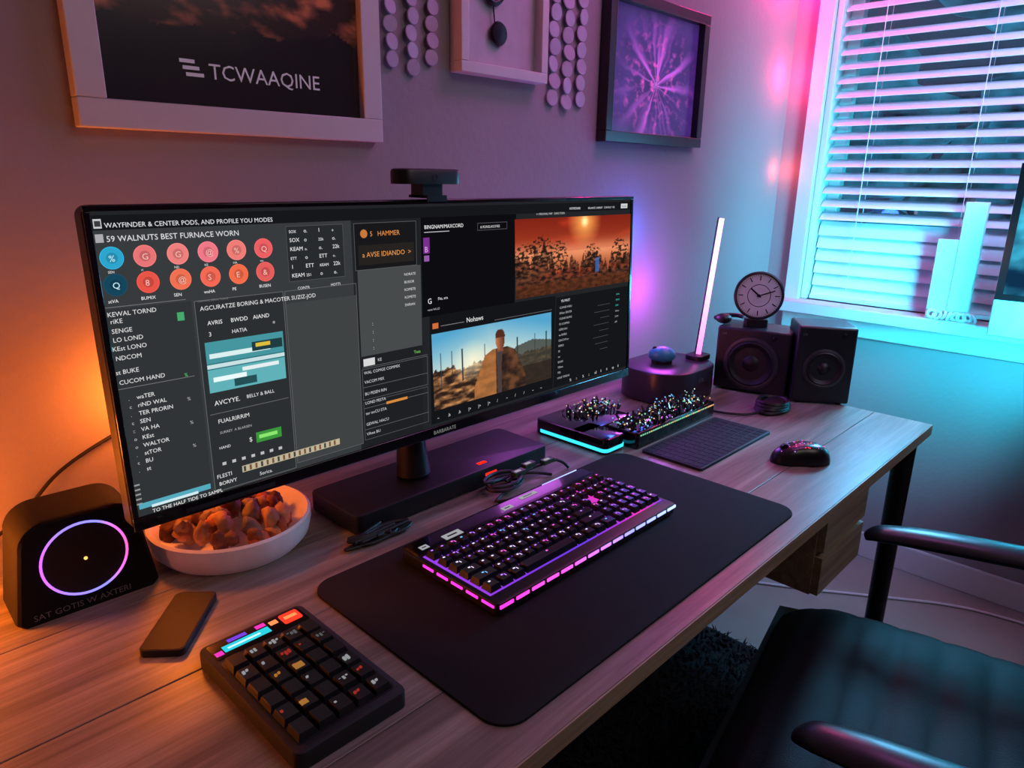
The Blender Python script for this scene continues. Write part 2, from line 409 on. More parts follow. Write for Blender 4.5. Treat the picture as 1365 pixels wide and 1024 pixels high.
SY=['WAL','TER','NO','RIN','COM','PE','DAR','SEN','LO','MIX','VA','TOR','GE','HA','STA','BU','KE','PRO','CU','ND','wa','ter','ri','no','st']
def word(n=2): return ''.join(random.choice(SY) for _ in range(n))
def words(n,k=2): return ' '.join(word(random.randint(1,k)) for _ in range(n))
q(.240,1.222,1.226,1.242,(22,23,26));T('WAYFINDER & CENTER PODS, AND PROFILE YOU MODES',.254,1.2285,.0088)
T('HOMEDARK',1.03,1.230,.007);T('BALANCE  DARNEY   CONTACT  ME',1.085,1.230,.006);q(1.19,1.212,1.229,1.238,(210,210,210),2);T('PLAYER',1.192,1.231,.0055,(20,20,20),6)
q(.240,.562,.889,1.226,(56,59,61));q(.240,.336,.889,1.14,(49,52,54),2)
T('59 WALNUTS BEST FURNACE WORN',.254,1.2135,.0105);q(.2435,.2515,1.228,1.238,(200,200,205),4);q(.2445,.2505,1.230,1.236,(60,60,60),5);q(.2435,.2515,1.213,1.222,(170,170,175),4)
def disc_ui(x,z,r,col,layer=3):
    m=em('ui_%d_%d_%d'%col,S(*col),1.);p=loc(x,z);y=-.0008-.0002*layer;n=28
    UI.add([(p[0]+r*math.cos(2*math.pi*i/n),y,p[1]+r*math.sin(2*math.pi*i/n)) for i in range(n)],[tuple(range(n))],m)
xs=[.257,.291,.327,.362,.397,.432]
c1=[(45,165,205),(232,116,118),(238,128,126),(240,120,135),(240,124,118),(236,96,100)]
c2=[(22,70,92),(232,84,72),(240,112,82),(244,104,84),(244,108,74),(228,94,92)]
for i,x in enumerate(xs):
    for z,cl in ((1.196,c1[i]),(1.1665,c2[i])):
        disc_ui(x,z,.0124,tuple(min(255,int(v*1.12)) for v in cl),3);disc_ui(x,z,.0116,cl,4)
        disc_ui(x,z,.0060,tuple(int(v*.85) for v in cl),5)
        T(random.choice(['G','S','@','&','8','E','Q','%']),x-.0035,z-.004,.0115,(250,190,180) if i else (200,240,250),6)
    T(words(1,1),x-.006,1.1795,.0045);T(words(1),x-.010,1.147,.0062,(240,240,240))
q(.464,.549,1.150,1.222,(40,43,46),2);outline(.464,.549,1.150,1.222,(80,82,84))
for r in range(6):
    for cidx in range(4):
        T(random.choice(['1','251','o','ETT','22k','SOX','- -','KEAM','o.']),.468+cidx*.021,1.213-r*.0115,.0085 if (r+cidx)%3 else .0062,(235,235,235))
T('CONTR',.475,1.139,.006);T('HOTTI',.525,1.139,.006)
lst=[(1.132,2),(1.124,1),(1.113,1),(1.103,2),(1.093,2),(1.082,1),(1.066,2),(1.054,2)]
for z,n in lst: T(words(n),.244+random.choice([0,.002]),z,.0085,(225,225,225))
q(.243,.330,1.0485,1.0492,(120,120,120),3);q(.243,.330,1.142,1.1427,(120,120,120),3)
for r in range(10):
    T(random.choice(['c','.','::','o']),.253,1.034-r*.0098,.007,(190,190,190));T(words(random.choice([1,2])),.262,1.034-r*.0098,.0082,(228,228,228))
for r in range(4): T('%',.318,1.05-r*.03,.007,(80,200,120) if r==0 else (180,180,180))
q(.318,.326,1.118,1.128,(70,170,110),3)
q(.248,.334,.900,.907,(86,170,190),3);q(.262,.318,.8985,.902,(210,235,240),4);T('TO THE HALF TIDE TO SAMPL',.262,.8915,.0075,(235,235,235))
for r in range(5): q(.246,.252,.93-r*.006,.932-r*.006,(150,150,150),3)
q(.339,.454,.893,1.139,(44,47,49),2);outline(.339,.454,.893,1.139,(105,107,108))
q(.456,.566,.899,1.122,(64,67,68),2);outline(.456,.566,.899,1.139,(100,102,104))
T('AGCURATZE BORING & MACOTER SUZIZ-JOD',.345,1.1265,.0088,(225,225,225));T(words(3),.343,1.137,.004,(120,120,120))
for i,s_ in enumerate(['AVRIS','BWDD','AIAND']): T(s_,.352+i*.029,1.108,.0085,(235,235,235))
T('3',.352,1.094,.009);T('HATIA',.381,1.094,.008);T('*',.436,1.096,.010)
q(.346,.449,1.023,1.087,(46,118,128),4);q(.346,.449,1.060,1.087,(70,150,160),5);q(.350,.43,1.066,1.072,(220,240,240),6);q(.405,.447,1.067,1.079,(30,60,66),7);q(.41,.43,1.072,1.077,(220,190,60),8)
q(.346,.449,1.023,1.052,(96,178,184),5);q(.352,.395,1.036,1.042,(235,250,250),6);q(.378,.408,1.026,1.036,(36,80,86),7);q(.39,.44,1.044,1.049,(230,240,240),6)
q(.346,.449,1.0535,1.0585,(200,225,228),6)
T('BELLY & BALL',.392,1.007,.0075);T('AVCYYE.',.350,1.006,.010,(235,235,235))
T('FUALRIRRIM',.352,.982,.009,(225,225,225));T('SURREY  A BLARSEN',.353,.968,.0055,(170,170,170))
q(.343,.450,.995,.9957,(110,112,113),4);q(.400,.436,.944,.958,(60,150,60),4);q(.404,.43,.949,.954,(140,230,110),5)
T('$',.39,.948,.010,(220,220,220));T('HAND',.35,.948,.006)
for i in range(7): q(.352+i*.013,.357+i*.013,.926,.930,(190,190,190),4)
q(.377,.525,.909,.918,(190,180,150),5)
for i in range(18): q(.379+i*.008,.382+i*.008,.910,.917,(120,80,60) if i%3 else (60,60,60),6)
T('FLESTI',.343,.910,.0085);T('BORIVY',.345,.9,.008,(235,235,235));T('Sorica.',.400,.898,.008,(220,220,220))
q(.566,.682,.889,1.226,(30,32,35),1);q(.566,.675,1.156,1.222,(24,24,26),2);outline(.566,.675,1.156,1.222,(92,94,96))
T('5   HAMMER',.592,1.203,.0115,(225,140,70));disc_ui(.582,1.207,.006,(200,120,60),5)
q(.572,.670,1.163,1.191,(38,34,32),4);T('a AVSE IDIANDO  >',.578,1.174,.0118,(230,150,80),6)
for r in range(5): T(random.choice(['NORATE','KOMETE','BUSIOR','SNIRAN']),.650,1.142-r*.0115,.0065,(215,215,215),6)
q(.569,.682,1.031,1.156,(72,75,76),3)
for r in range(4): T(':',.59,1.075-r*.012,.009,(225,225,225),6)
for i,(z0,n) in enumerate(((1.020,2),(1.004,3),(.990,2),(.972,3),(.958,2),(.942,3),(.925,2),(.910,2))):
    T(words(n) if i else words(1),.572 if i else .597,z0,.0074,(205,205,208),6)
    if i%2==0: q(.570,.692,z0-.006,z0-.0054,(110,110,112),5)
q(.572,.592,1.016,1.027,(215,215,215),5);T('Tesa',.665,1.02,.008,(120,210,90),6);q(.61,.65,.9505,.9545,(220,140,60),5)
outline(.569,.692,.965,1.012,(100,100,102),4);outline(.569,.692,.903,.962,(90,90,92),4)
q(.684,.890,1.074,1.226,(13,13,17),2)
T('BINGNAM/MAXCORD',.690,1.209,.0095,(235,235,235),6);T('& RUNSLAGOVES',.806,1.2055,.0068,(220,220,220),6);outline(.80,.868,1.202,1.214,(90,90,95),4);q(.69,.74,1.2035,1.2045,(200,200,200),4)
q(.688,.700,1.172,1.196,(120,50,140),4);T('B',.690,1.174,.014,(230,170,240),6);q(.689,.699,1.160,1.169,(150,90,170),4)
T('G',.694,1.094,.014,(235,235,235),6);T('Fits, era',.715,1.098,.0075);T(words(3),.694,1.083,.0055,(190,190,190))
T('>> PERSONAL MAP   DARIS TORN',.94,1.2225,.006,(200,200,200))
q(.698,1.0,.896,1.074,(20,21,25),2);T('Nohaws',.775,1.054,.0135,(240,240,240),6);q(.703,.715,1.053,1.062,(210,110,60),5);q(.72,.77,1.0555,1.0562,(150,150,150),5);q(.84,.99,1.049,1.0498,(110,110,115),5)
for i in range(12): T(random.choice(['o','/','|>','::','~','.b']),.71+i*.023,.902,.009,(210,210,210),6)
q(1.002,1.243,.896,1.070,(21,22,26),2)
for r in range(14):
    T(words(random.randint(1,2)),1.012,1.048-r*.0105,.0065,(180,182,186),6)
T('YB MAST',1.015,1.060,.008,(230,230,230),6)
for r in range(6): T(words(1),1.19,1.055-r*.0115,.006,(60,190,180) if r<3 else (180,180,180),6)
for r in range(8): q(1.10+random.random()*.05,1.17,1.04-r*.013,1.0408-r*.013,(80,84,88),5)
for i in range(9): T(random.choice(['ap','ll','::','%','x2']),1.05+i*.02,.900,.009,(220,220,220),6)
UI.obj('interface_graphics',mon,smooth=False)
def sunset(u,v):
    c=mix((200,90,50),(120,32,20),v) if v>.55 else mix((110,60,40),(205,110,70),v/.55)
    c=mix(c,(190,60,35),max(0,fb(u*3,v*6,1))*.8)
    r=math.hypot((u-.56)*2.3,(v-.93));c=mix(c,(255,180,90),max(0,1-r/.35));c=mix(c,(255,235,170),max(0,1-r/.09)*1.3)
    hz=math.exp(-((v-.55)/.12)**2);c=mix(c,(240,160,115),hz*.6)
    t=.42+.24*fb(u*7,2,0)+.2*fb(u*30,7,0)+.1*(u<.25)
    if v<t: c=mix(c,(26,19,17),.3+.7*min(1,max(0,fb(u*22,v*24,3)+.45)))
    for tx,th in ((.08,.5),(.2,.58),(.33,.5),(.63,.42),(.9,.48)):
        rr=math.hypot((u-tx)*2.3,v-th)
        if rr<.2 and fb(u*34+tx*9,v*34,1)>-.05+rr: c=mix(c,(30,22,18),.85)
    if .66<u<.70 and .22<v<.42: c=mix(c,(60,110,190),.7)
    if v<.16: c=mix(c,(90,44,24),.5)
    return c
picture('sunset_photo',mon,loc(.892,1.07)[0],loc(1.226,1.2)[0],1.079-MZ,1.217-MZ,-.0021,190,90,sunset,vc_mat('screen_photo',True,1.15))
def vid(u,v):
    c=mix((232,230,205),(78,155,195),(v-.45)*1.5+abs(u-.45)*.7)
    g_=.50+.05*fb(u*6,1,0)+.06*fb(u*30,5,0)
    if v<g_: c=mix((44,30,24),(200,138,84),fb(u*12,v*18,2)+.30)
    r=math.hypot((u-.3)*2,(v-.55)*1.2);c=mix(c,(255,240,200),max(0,1-r/.35)*.7)
    for px in (.06,.14,.22,.4,.68,.84,.95):
        if abs(u-px)<.004 and .3<v<.74: c=(40,50,60)
    if u>.66 and v<.66-.35*abs(u-.82): c=mix(c,(58,58,50),.8)
    if u>.62 and v<.3: c=mix(c,(40,30,26),.7)
    hx=(u-.53)*2.24;hy=v-.74
    sh=.12+.10*min(1,max(0,(.62-v)*2.2))
    if v<.64-.9*max(0,abs(u-.53)-.06) and abs(u-.53)<sh:
        c=mix((100,64,42),(36,26,24),fb(u*10,v*8,3)+.5)
        if u<.49: c=mix(c,(238,150,76),.5)
        if abs(u-.52)<.02+.05*max(0,v-.4): c=(70,58,56)
    if abs(hx)<.06 and .58<v<.70: c=(120,70,48)
    if math.hypot(hx/.085,hy/.135)<1: c=mix((214,130,84),(84,46,34),(u-.5)*10+.3)
    if math.hypot(hx/.092,(hy-.06)/.10)<1 and hy>.04: c=(80,42,30)
    return c
picture('video_still',mon,.706,.996,.918-MZ,1.045-MZ,-.0021,170,90,vid,vc_mat('screen_video',True,1.15))
b=MB();b.box(.30,.42,-.0045,-.004,.005,.011,blkm);b.text('BARBARATE',.70,.006,.009,em('logo_grey',S(120,120,120)),-.0045);b.obj('bezel_logo',mon)
b=MB();b.cyl((.72,.03,.12),(.72,.085,-.02),.022,.024,blk);b.cyl((.72,.085,-.02),(.72,.082,-.0895),.024,.03,blk);b.obj('stand_neck',mon)

wc=grp('webcam',(.712,.868,MZ+MH+.003))
b=MB()
b.rbox(-.060,.060,-.022,.022,.019,.041,.020,blk,ins=.005);b.obj('body',wc)
b=MB();b.lathe([(.006,0),(.005,.001),(.003,.0008)],blk,Matrix.Translation((0,-.0215,.029))@Matrix.Rotation(R(90),4,'X'));b.obj('lens',wc)
b=MB();b.box(-.018,.02,-.014,.014,-.001,.020,blk);b.box(-.018,.02,-.0225,.020,-.001,.003,blk);b.box(-.018,.02,-.0245,-.0225,-.006,.003,blk);b.obj('mount',wc)

# ---------------------------------------------------------------- dock / soundbar under monitor
dk=grp('soundbar_dock',(.78,.94,DT))
b=MB();b.rbox(-.225,.225,-.08,.06,.004,.036,.012,blk,ins=.003)
b.box(-.2,-.17,-.06,.04,0,.004,blkm);b.box(.17,.2,-.06,.04,0,.004,blkm);b.obj('body',dk)
b=MB();b.box(.052,.080,-.0806,-.0796,.021,.026,em('red_led',S(255,30,12),2.2));b.box(.055,.075,-.06,-.052,.036,.0366,em('red_led',S(255,70,30),2.2));b.obj('status_led',dk)

# ---------------------------------------------------------------- ring speaker (soft tapered cabinet)
rs=grp('ring_light_speaker',(.208,.985,DT),(0,0,R(-2)))
b=MB()
vs=[];n=12
def outl(sc):
    hb,ht,hh,r=.084*sc,.070*sc,.134*(.5+.5*sc),.034
    P=[(-hb+.006,0),(-hb,.006)]
    for i in range(n+1):
        a=R(180-90*i/n);P.append((-ht+r+r*math.cos(a)-.0,hh-r+r*math.sin(a)))
    for i in range(n+1):
        a=R(90-90*i/n);P.append((ht-r+r*math.cos(a),hh-r+r*math.sin(a)))
    P+=[(hb,.006),(hb-.006,0)];return P
rings=[(.94,-.034),(.985,-.031),(1,-.026),(1,.05),(.97,.056)]
for sc,y in rings:
    for x,z in outl(sc): vs.append((x,y,z))
K=len(outl(1));fs=[]
for j in range(len(rings)-1):
    for i in range(K):
        k=(i+1)%K;fs.append((j*K+i,(j+1)*K+i,(j+1)*K+k,j*K+k))
fs.append(tuple(range(K)));fs.append(tuple(range(4*K,5*K))[::-1])
b.add(vs,fs,mat('speaker_shell',S(17,15,18),.8,bump=.15,bscale=900,spec=.2));b.obj('body',rs)
ringm=em_grad('ring_glow',0,[(-.052,S(205,90,255)),(-.025,S(150,120,255)),(.02,S(130,130,255)),(.04,S(225,100,225)),(.052,S(255,90,150))],1.7)
b=MB();b.torus(.049,.0016,ringm,Matrix.Translation((0,-.0345,.071))@Matrix.Rotation(R(90),4,'X'));b.obj('ring_light',rs)
b=MB();b.lathe([(.047,0),(.040,-.0005),(.012,.001),(.001,.001)],mat('speaker_cone',S(20,15,19),.6),Matrix.Translation((0,-.0345,.071))@Matrix.Rotation(R(90),4,'X'));b.blob((0,-.036,.071),.0022,.002,.0022,em('amber_led',S(255,180,90),2));b.obj('driver',rs)
b=MB();b.text('SAT GOTIS W AXTERI',-.066,.006,.0115,mat('print_grey',S(120,110,115)),-.0347);b.obj('label',rs)

# ---------------------------------------------------------------- bowl of stones
bw=grp('pebble_bowl',(.415,.990,DT))
bm_=mat('bowl_ceramic',S(240,226,232),.35,emit=S(150,110,130),es=.05)
b=MB();b.lathe([(.088,0),(.103,.001),(.114,.014),(.118,.032),(.118,.044),(.114,.047),(.110,.042),(.100,.026),(.07,.016),(.001,.014)],bm_,None,56);b.obj('dish',bw)
st=[mat('stone_rust',S(150,82,58),.7,var=.45,bump=.5,bscale=60),mat('stone_grey',S(140,120,116),.7,var=.45,bump=.5,bscale=60),mat('stone_brown',S(100,60,44),.7,var=.45,bump=.5,bscale=60),mat('stone_tan',S(180,136,108),.7,var=.35,bump=.5,bscale=60)]
b=MB()
for i in range(66):
    a=random.uniform(0,6.28);r=.087*math.sqrt(random.random());z=.028+.034*(1-r/.095)+random.uniform(-.006,.010)
    s_=random.uniform(.011,.018);M=Matrix.Translation((r*math.cos(a),r*math.sin(a),z))@Euler((random.random()*3,random.random()*3,random.random()*3)).to_matrix().to_4x4()
    b.blob((0,0,0),s_*1.2,s_*.9,s_*.75,random.choice(st),.4,i,12,8,M)
b.obj('pebbles',bw,ang=60)

# ---------------------------------------------------------------- phone
ph=grp('smartphone',(.270,.829,DT),(0,0,R(-42)))
b=MB();b.rbox(-.0265,.0265,-.062,.062,.0,.009,.008,blk,ins=.001);b.rbox(-.0245,.0245,-.060,.060,.0088,.0094,.007,mat('phone_glass',S(14,9,12),.5,spec=.25));b.obj('body',ph)
b=MB();b.cyl((0,.054,.0094),(0,.054,.0096),.002,.002,metal,10);b.box(.0265,.0272,.01,.03,.003,.006,metal);b.obj('camera_and_button',ph)

# ---------------------------------------------------------------- macro keypad
kp=grp('macro_keypad',(.320,.628,DT))
b=MB();b.rbox(-.066,.066,-.112,.112,0,.020,.010,blkm,ins=.003);b.rbox(-.058,.058,-.100,.068,.018,.0205,.004,blk);b.obj('case',kp)
b=MB();keym=mat('keycap',S(22,22,26),.4,var=.2);E=lambda n,c,s=1.3: em(n,S(*c),s)
cols=[(200,200,205),(230,150,60),(210,60,50),(190,190,195),(120,120,125)]
for r in range(6):
    for cc in range(5):
        x=-.056+cc*.0226;y=-.098+r*.0275
        w_=.0205
        b.frust(x,x+w_,y,y+.0245,.0205,.0275+random.uniform(0,.002),.0022,keym)
        cl=random.choice(cols) if random.random()<.6 else None
        if cl:
            m=em('leg_%d_%d_%d'%cl,S(*cl),.5)
            x0=x+.004;n=random.randint(1,3)
            for k in range(n):
                b.box(x0+k*.0042,x0+k*.0042+.0026,y+.008+random.uniform(0,.006),y+.010+random.uniform(.004,.006),.0275,.0297,m)
b.box(-.008,.003,-.010,-.001,.0285,.0299,em('key_amber',S(190,130,60),.7));b.box(-.032,-.024,-.064,-.057,.0285,.0299,em('key_amber',S(210,150,70),.8))
b.obj('keys',kp,.0006)
b=MB();b.rbox(-.058,.058,.074,.106,.0195,.0208,.003,blkg)
b.box(-.045,.012,.082,.094,.0209,.0212,E('lcd_cyan',(40,190,205)));b.box(-.04,.0,.086,.089,.0212,.0214,E('lcd_white',(200,250,250)))
b.box(-.056,-.047,.080,.088,.0209,.0212,E('lcd_magenta',(225,50,170)));b.box(-.035,-.012,.097,.103,.0209,.0212,E('lcd_violet',(110,60,200)));b.box(.0,.012,.097,.104,.0209,.0212,E('lcd_magenta',(230,60,190)))
b.rbox(.030,.054,.082,.103,.0209,.0216,.003,E('lcd_red',(245,60,40),1.2));b.box(.034,.050,.090,.096,.0217,.0219,E('lcd_orange',(255,140,80)));b.box(.016,.026,.092,.100,.0209,.0212,E('lcd_orange',(255,150,90)))
b.obj('display_strip',kp)

# ---------------------------------------------------------------- desk mat
dm=grp('desk_mat',(.787,.598,DT));b=MB()
matm=mat('mat_fabric',S(31,30,32),.85,var=.1,scale=300,bump=.25,bscale=1500,spec=.2)
b.rbox(-.362,.362,-.188,.192,.0002,.0035,.035,matm,n=10,ins=.001);b.obj('mat',dm)

# ---------------------------------------------------------------- keyboard
kb=grp('rgb_keyboard',(.770,.655,DT+.0036))
KW=.212
b=MB();b.rbox(-KW,KW,-.102,.100,.004,.020,.008,blk,ins=.002)
for xx in (-KW+.04,KW-.04):
    b.box(xx-.02,xx+.02,.06,.08,0,.005,blk);b.box(xx-.02,xx+.02,-.09,-.075,0,.005,blk)
b.obj('case',kb,0)
under=em_grad('key_underglow',0,[(-.21,S(150,60,225)),(-.12,S(125,55,220)),(0,S(105,60,230)),(.08,S(170,55,220)),(.14,S(235,55,180)),(.21,S(110,70,230))],1.1)
b=MB();b.box(-KW+.008,KW-.008,-.080,.058,.0200,.0206,under);b.obj('backlight',kb)
b=MB();lg=[em('legend_violet',S(185,115,255),1.7),em('legend_white',S(225,205,255),1.7),em('legend_pink',S(250,90,220),1.7),em('legend_cyan',S(120,190,255),1.4)]
cap=mat('kb_keycap',S(18,17,21),.35)
p=.0188
def key(x,y,wu=1,hu=1):
    b.frust(x+.0015,x+p*wu-.0015,y+.0015,y+p*1.18*hu-.0015,.0208,.0300,.0027,cap)
    r=random.random();m=lg[1] if r<.35 else lg[0] if r<.75 else lg[2] if r<.94 else lg[3]
    if x>.11 and random.random()<.5: m=lg[2]
    cx=x+p*wu/2;cy=y+p*.62
    b.box(cx-.0030,cx+.0006,cy+.001,cy+.0034,.0299,.0302,m)
    if random.random()<.5: b.box(cx+.002,cx+.0032,cy-.003,cy+.002,.0299,.0302,m)
rowsY=[-.079+i*.0222 for i in range(5)]+[-.079+5*.0222+.004]
layout=[[1.25,1.25,1.25,6,1.25,1.25,1.25,1.5],[2.25]+[1]*10+[2.75],[1.75]+[1]*11+[2.25],[1.5]+[1]*12+[1.5],[1]*13+[2],[1]*15]
for r,row in enumerate(layout):
    x=-KW+.010
    for wu in row: key(x,rowsY[r],wu);x+=p*wu
    x0=-KW+.010+p*15+.004
    for cc in range(2):
        if r!=3 or cc==0: key(x0+cc*p,rowsY[r])
    x1=x0+2*p+.004
    n=int((KW-.008-x1)/p+.01)
    for cc in range(n): key(x1+cc*p,rowsY[r])
b.obj('keycaps',kb,.0005)
led=em_grad('edge_leds',0,[(-.21,S(255,50,200)),(-.08,S(250,80,215)),(0,S(205,110,255)),(.08,S(150,150,255)),(.21,S(175,200,255))],1.8)
b=MB()
for i in range(14):
    x=-KW+.004+i*.0303;b.box(x,x+.024,-.1035,-.1015,.013,.0175,led)
for i in range(5):
    y=-.095+i*.030;b.box(-KW-.0012,-KW+.0005,y,y+.022,.013,.0165,led)
b.box(.10,.195,.0995,.101,.016,.0225,led)
b.obj('edge_light_strip',kb)
b=MB();b.box(-KW+.006,KW-.006,.066,.098,.0195,.0225,blkg)
lab=em('label_white',S(180,180,186),.8)
for x,y,w_,h_ in ((-.195,.07,.014,.010),(-.15,.068,.034,.014),(-.02,.075,.022,.010),(.03,.084,.04,.009)):
    b.box(x,x+w_,y,y+h_,.0226,.0232,lab);b.box(x+w_*.2,x+w_*.75,y+h_*.35,y+h_*.6,.0232,.0233,blk)
b.obj('rear_panel',kb,.0005)
cab=mat('cable_black',S(15,15,17),.5)
cc_=grp('coiled_cable',(.845,.815,DT))
b=MB()
pts=[(-.02,-.045,.012),(-.05,-.02,.006)]
for i in range(22):
    a=i*.75;pts.append((.038*math.cos(a)*(1+.1*math.sin(i)),.01+.024*math.sin(a),.006+.0012*i*.9))
pts+=[(.07,.02,.01),(.11,-.01,.004)]
b.tube(pts,.0028,cab,6,4);b.obj('cable',cc_)
b=MB()
for i,(x,y) in enumerate(((.02,.0),(.06,.012),(.10,.0))):
    b.box(x,x+.028,y,y+.013,.022,.030,mat('pcb_green',S(50,80,50),.5));b.box(x+.004,x+.018,y+.003,y+.009,.030,.0305,lab)
b.tube([(.0,.005,.02),(.06,.012,.021),(.14,.006,.021)],.003,cab,6,4);b.tube([(.14,.006,.021),(.155,.0,.012),(.16,-.01,.003)],.003,cab,6,4)
b.tube([(.02,.012,.022),(.018,.014,.01),(.015,.018,.003)],.003,cab,6,4)
b.obj('usb_hub',cc_)

# ---------------------------------------------------------------- glowing drive + crystal graphics card
gd=grp('led_external_drive',(1.200,.890,DT))
b=MB();b.rbox(-.090,.090,-.035,.10,.003,.034,.012,blkg,ins=.003);b.rbox(-.090,-.022,-.095,.0,.003,.034,.012,blkg,ins=.003);b.obj('body',gd)
b=MB();cy=em('cyan_led',S(50,200,245),1.7);b.rbox(-.0915,.088,-.037,.09,.006,.013,.012,cy);b.rbox(-.0915,-.021,-.0965,.0,.006,.013,.012,cy);b.obj('light_band',gd)
gc=grp('graphics_card',(1.345,.805,DT))
b=MB();b.rbox(-.160,.165,-.035,.044,.0,.036,.006,blkg,ins=.002)
b.box(-.155,.16,-.036,-.0345,.006,.030,mat('card_fins',S(60,52,50),.3,.7,var=.7,scale=120));b.obj('shroud',gc)
spk=[em('spark_white',S(230,240,232),1.3),em('spark_green',S(130,210,165),1.),em('spark_amber',S(240,190,130),1.),em('spark_blue',S(130,190,255),1.1)]
glassm=mat('smoked_crystal',S(56,64,66),.12,.2,var=.6,scale=90)
b=MB()
for i in range(150):
    x=random.uniform(-.155,.155);y=random.uniform(-.03,.04);z=.036+random.uniform(0,.010)*(1 if random.random()<.6 else 2.4)
    s_=random.uniform(.0010,.0020)
    b.blob((x,y,z),s_,s_,s_,random.choice(spk),0,0,6,4)
for i in range(170):
    x=random.uniform(-.155,.155);y=random.uniform(-.03,.04);s_=random.uniform(.004,.008)
    M=Matrix.Translation((x,y,.037))@Euler((random.uniform(-.9,.9),random.uniform(-.9,.9),random.random()*3)).to_matrix().to_4x4()
    b.frust(-s_*.5,s_*.5,-s_*.3,s_*.3,0,s_*2.2,s_*.2,glassm,M)
for i in range(40):
    x=-.150+i*.0078;b.box(x,x+random.uniform(.003,.006),-.0368,-.0358,.028,.031,random.choice(spk[1:3]))
b.obj('crystals',gc,smooth=False)
cg=grp('crystal_string_lights',(1.255,.935,DT+.034));b=MB()
for i in range(80):
    x=random.uniform(-.07,.055);y=random.uniform(-.035,.035);s_=random.uniform(.0010,.0019)
    b.blob((x,y,.002+random.uniform(0,.014)),s_,s_,s_,random.choice(spk),0,0,6,4)
for i in range(80):
    x=random.uniform(-.075,.06);y=random.uniform(-.04,.04);s_=random.uniform(.004,.007)
    M=Matrix.Translation((x,y,.001))@Euler((random.uniform(-.8,.8),random.uniform(-.8,.8),random.random()*3)).to_matrix().to_4x4()
    b.frust(-s_*.5,s_*.5,-s_*.3,s_*.3,0,s_*2.2,s_*.2,glassm,M)
b.obj('crystals',cg,smooth=False)

# ---------------------------------------------------------------- round-cornered box, blue dome, lamp
rb=grp('subwoofer_box',(1.590,.955,DT))
b=MB();lil=mat('satin_lilac_black',S(44,40,50),.3);b.rbox(-.12,.125,-.100,.10,0.004,.082,.085,lil,n=14,ins=.006);b.rbox(-.11,.115,-.09,.09,0,.006,.075,blk,n=10)
b.obj('body',rb)
b=MB();b.box(-.03,.03,-.1008,-.0995,.03,.045,blkg);b.text('SUB',-.012,.05,.014,mat('print_grey',S(120,110,115)),-.1004);b.obj('front_panel',rb)
bd=grp('compact_mouse',(1.575,.965,DT+.082),(0,0,R(40)))
b=MB();b.blob((0,0,.0225),.026,.036,.022,mat('blue_shell',S(60,150,180),.35),.05,3,20,12);b.rbox(-.018,.018,-.026,.026,0,.008,.010,blk);b.obj('shell',bd)
b=MB();b.cyl((-.003,.02,.038),(.003,.02,.038),.006,.006,blk,12);b.obj('wheel',bd)
lb=grp('led_light_bar',(1.690,.925,DT+.082),(0,R(9.3),0))
b=MB();tube=em_grad('light_bar_glow',2,[(0,S(245,110,225)),(.12,S(245,150,240)),(.24,S(245,185,240)),(.37,S(230,190,255))],2.4)
b.rbox(-.0065,.0065,-.0065,.0065,.012,.372,.006,tube);b.obj('diffuser',lb)
b=MB();b.box(-.0065,.0065,.005,.009,.008,.374,blk);b.obj('spine',lb,.001)
b=MB();b.rbox(-.03,.03,-.025,.025,0.0,.012,.012,blk,Matrix.Rotation(R(-9.3),4,'Y'),ins=.002);b.obj('foot',lb)

# ---------------------------------------------------------------- bookshelf speakers
def speaker(loc_,rz,w,d,h,wr,name='bookshelf_speaker'):
    g=grp(name,loc_,(0,0,R(rz)));b=MB()
    cabm=mat('speaker_cabinet',S(25,27,32),.38,bump=.08,bscale=300)
    b.box(-w/2,w/2,-d/2,d/2,.004,h,cabm);b.obj('cabinet',g,.006,seg=3)
    b=MB()
    M=Matrix.Translation((0,-d/2,h*.47))@Matrix.Rotation(R(90),4,'X')
    b.lathe([(wr*1.18,-.002),(wr*1.18,.003),(wr*1.05,.005),(wr,.004)],mat('speaker_trim',S(50,50,56),.35),M,40,False)
    b.lathe([(wr,.004),(wr*.93,.006),(wr*.85,.003),(wr*.8,.001),(wr*.42,-.004),(wr*.36,.000),(wr*.2,.006),(.0005,.008)],mat('speaker_cone2',S(15,14,17),.5),M,40,False)
    b.obj('woofer',g)
    b=MB()
    M=Matrix.Translation((w*.28,-d/2,h*.90))@Matrix.Rotation(R(90),4,'X')
    b.lathe([(.006,-.001),(.006,.002),(.004,.003),(.0005,.003)],metal,M,16)
    b.text('hifi',-w*.42,h*.88,.009,mat('print_grey',S(120,110,115)),-d/2-.0008)
    b.obj('badge_and_knob',g)
    b=MB()
    for x in (-w*.36,w*.36):
        for y in (-d*.36,d*.36): b.cyl((x,y,0),(x,y,.005),.007,.006,blkm,10)
    b.obj('feet',g);return g
speaker((1.803,.812,DT),-78,.190,.12,.172,.060)
speaker((1.838,.660,DT),-57,.140,.12,.200,.043)

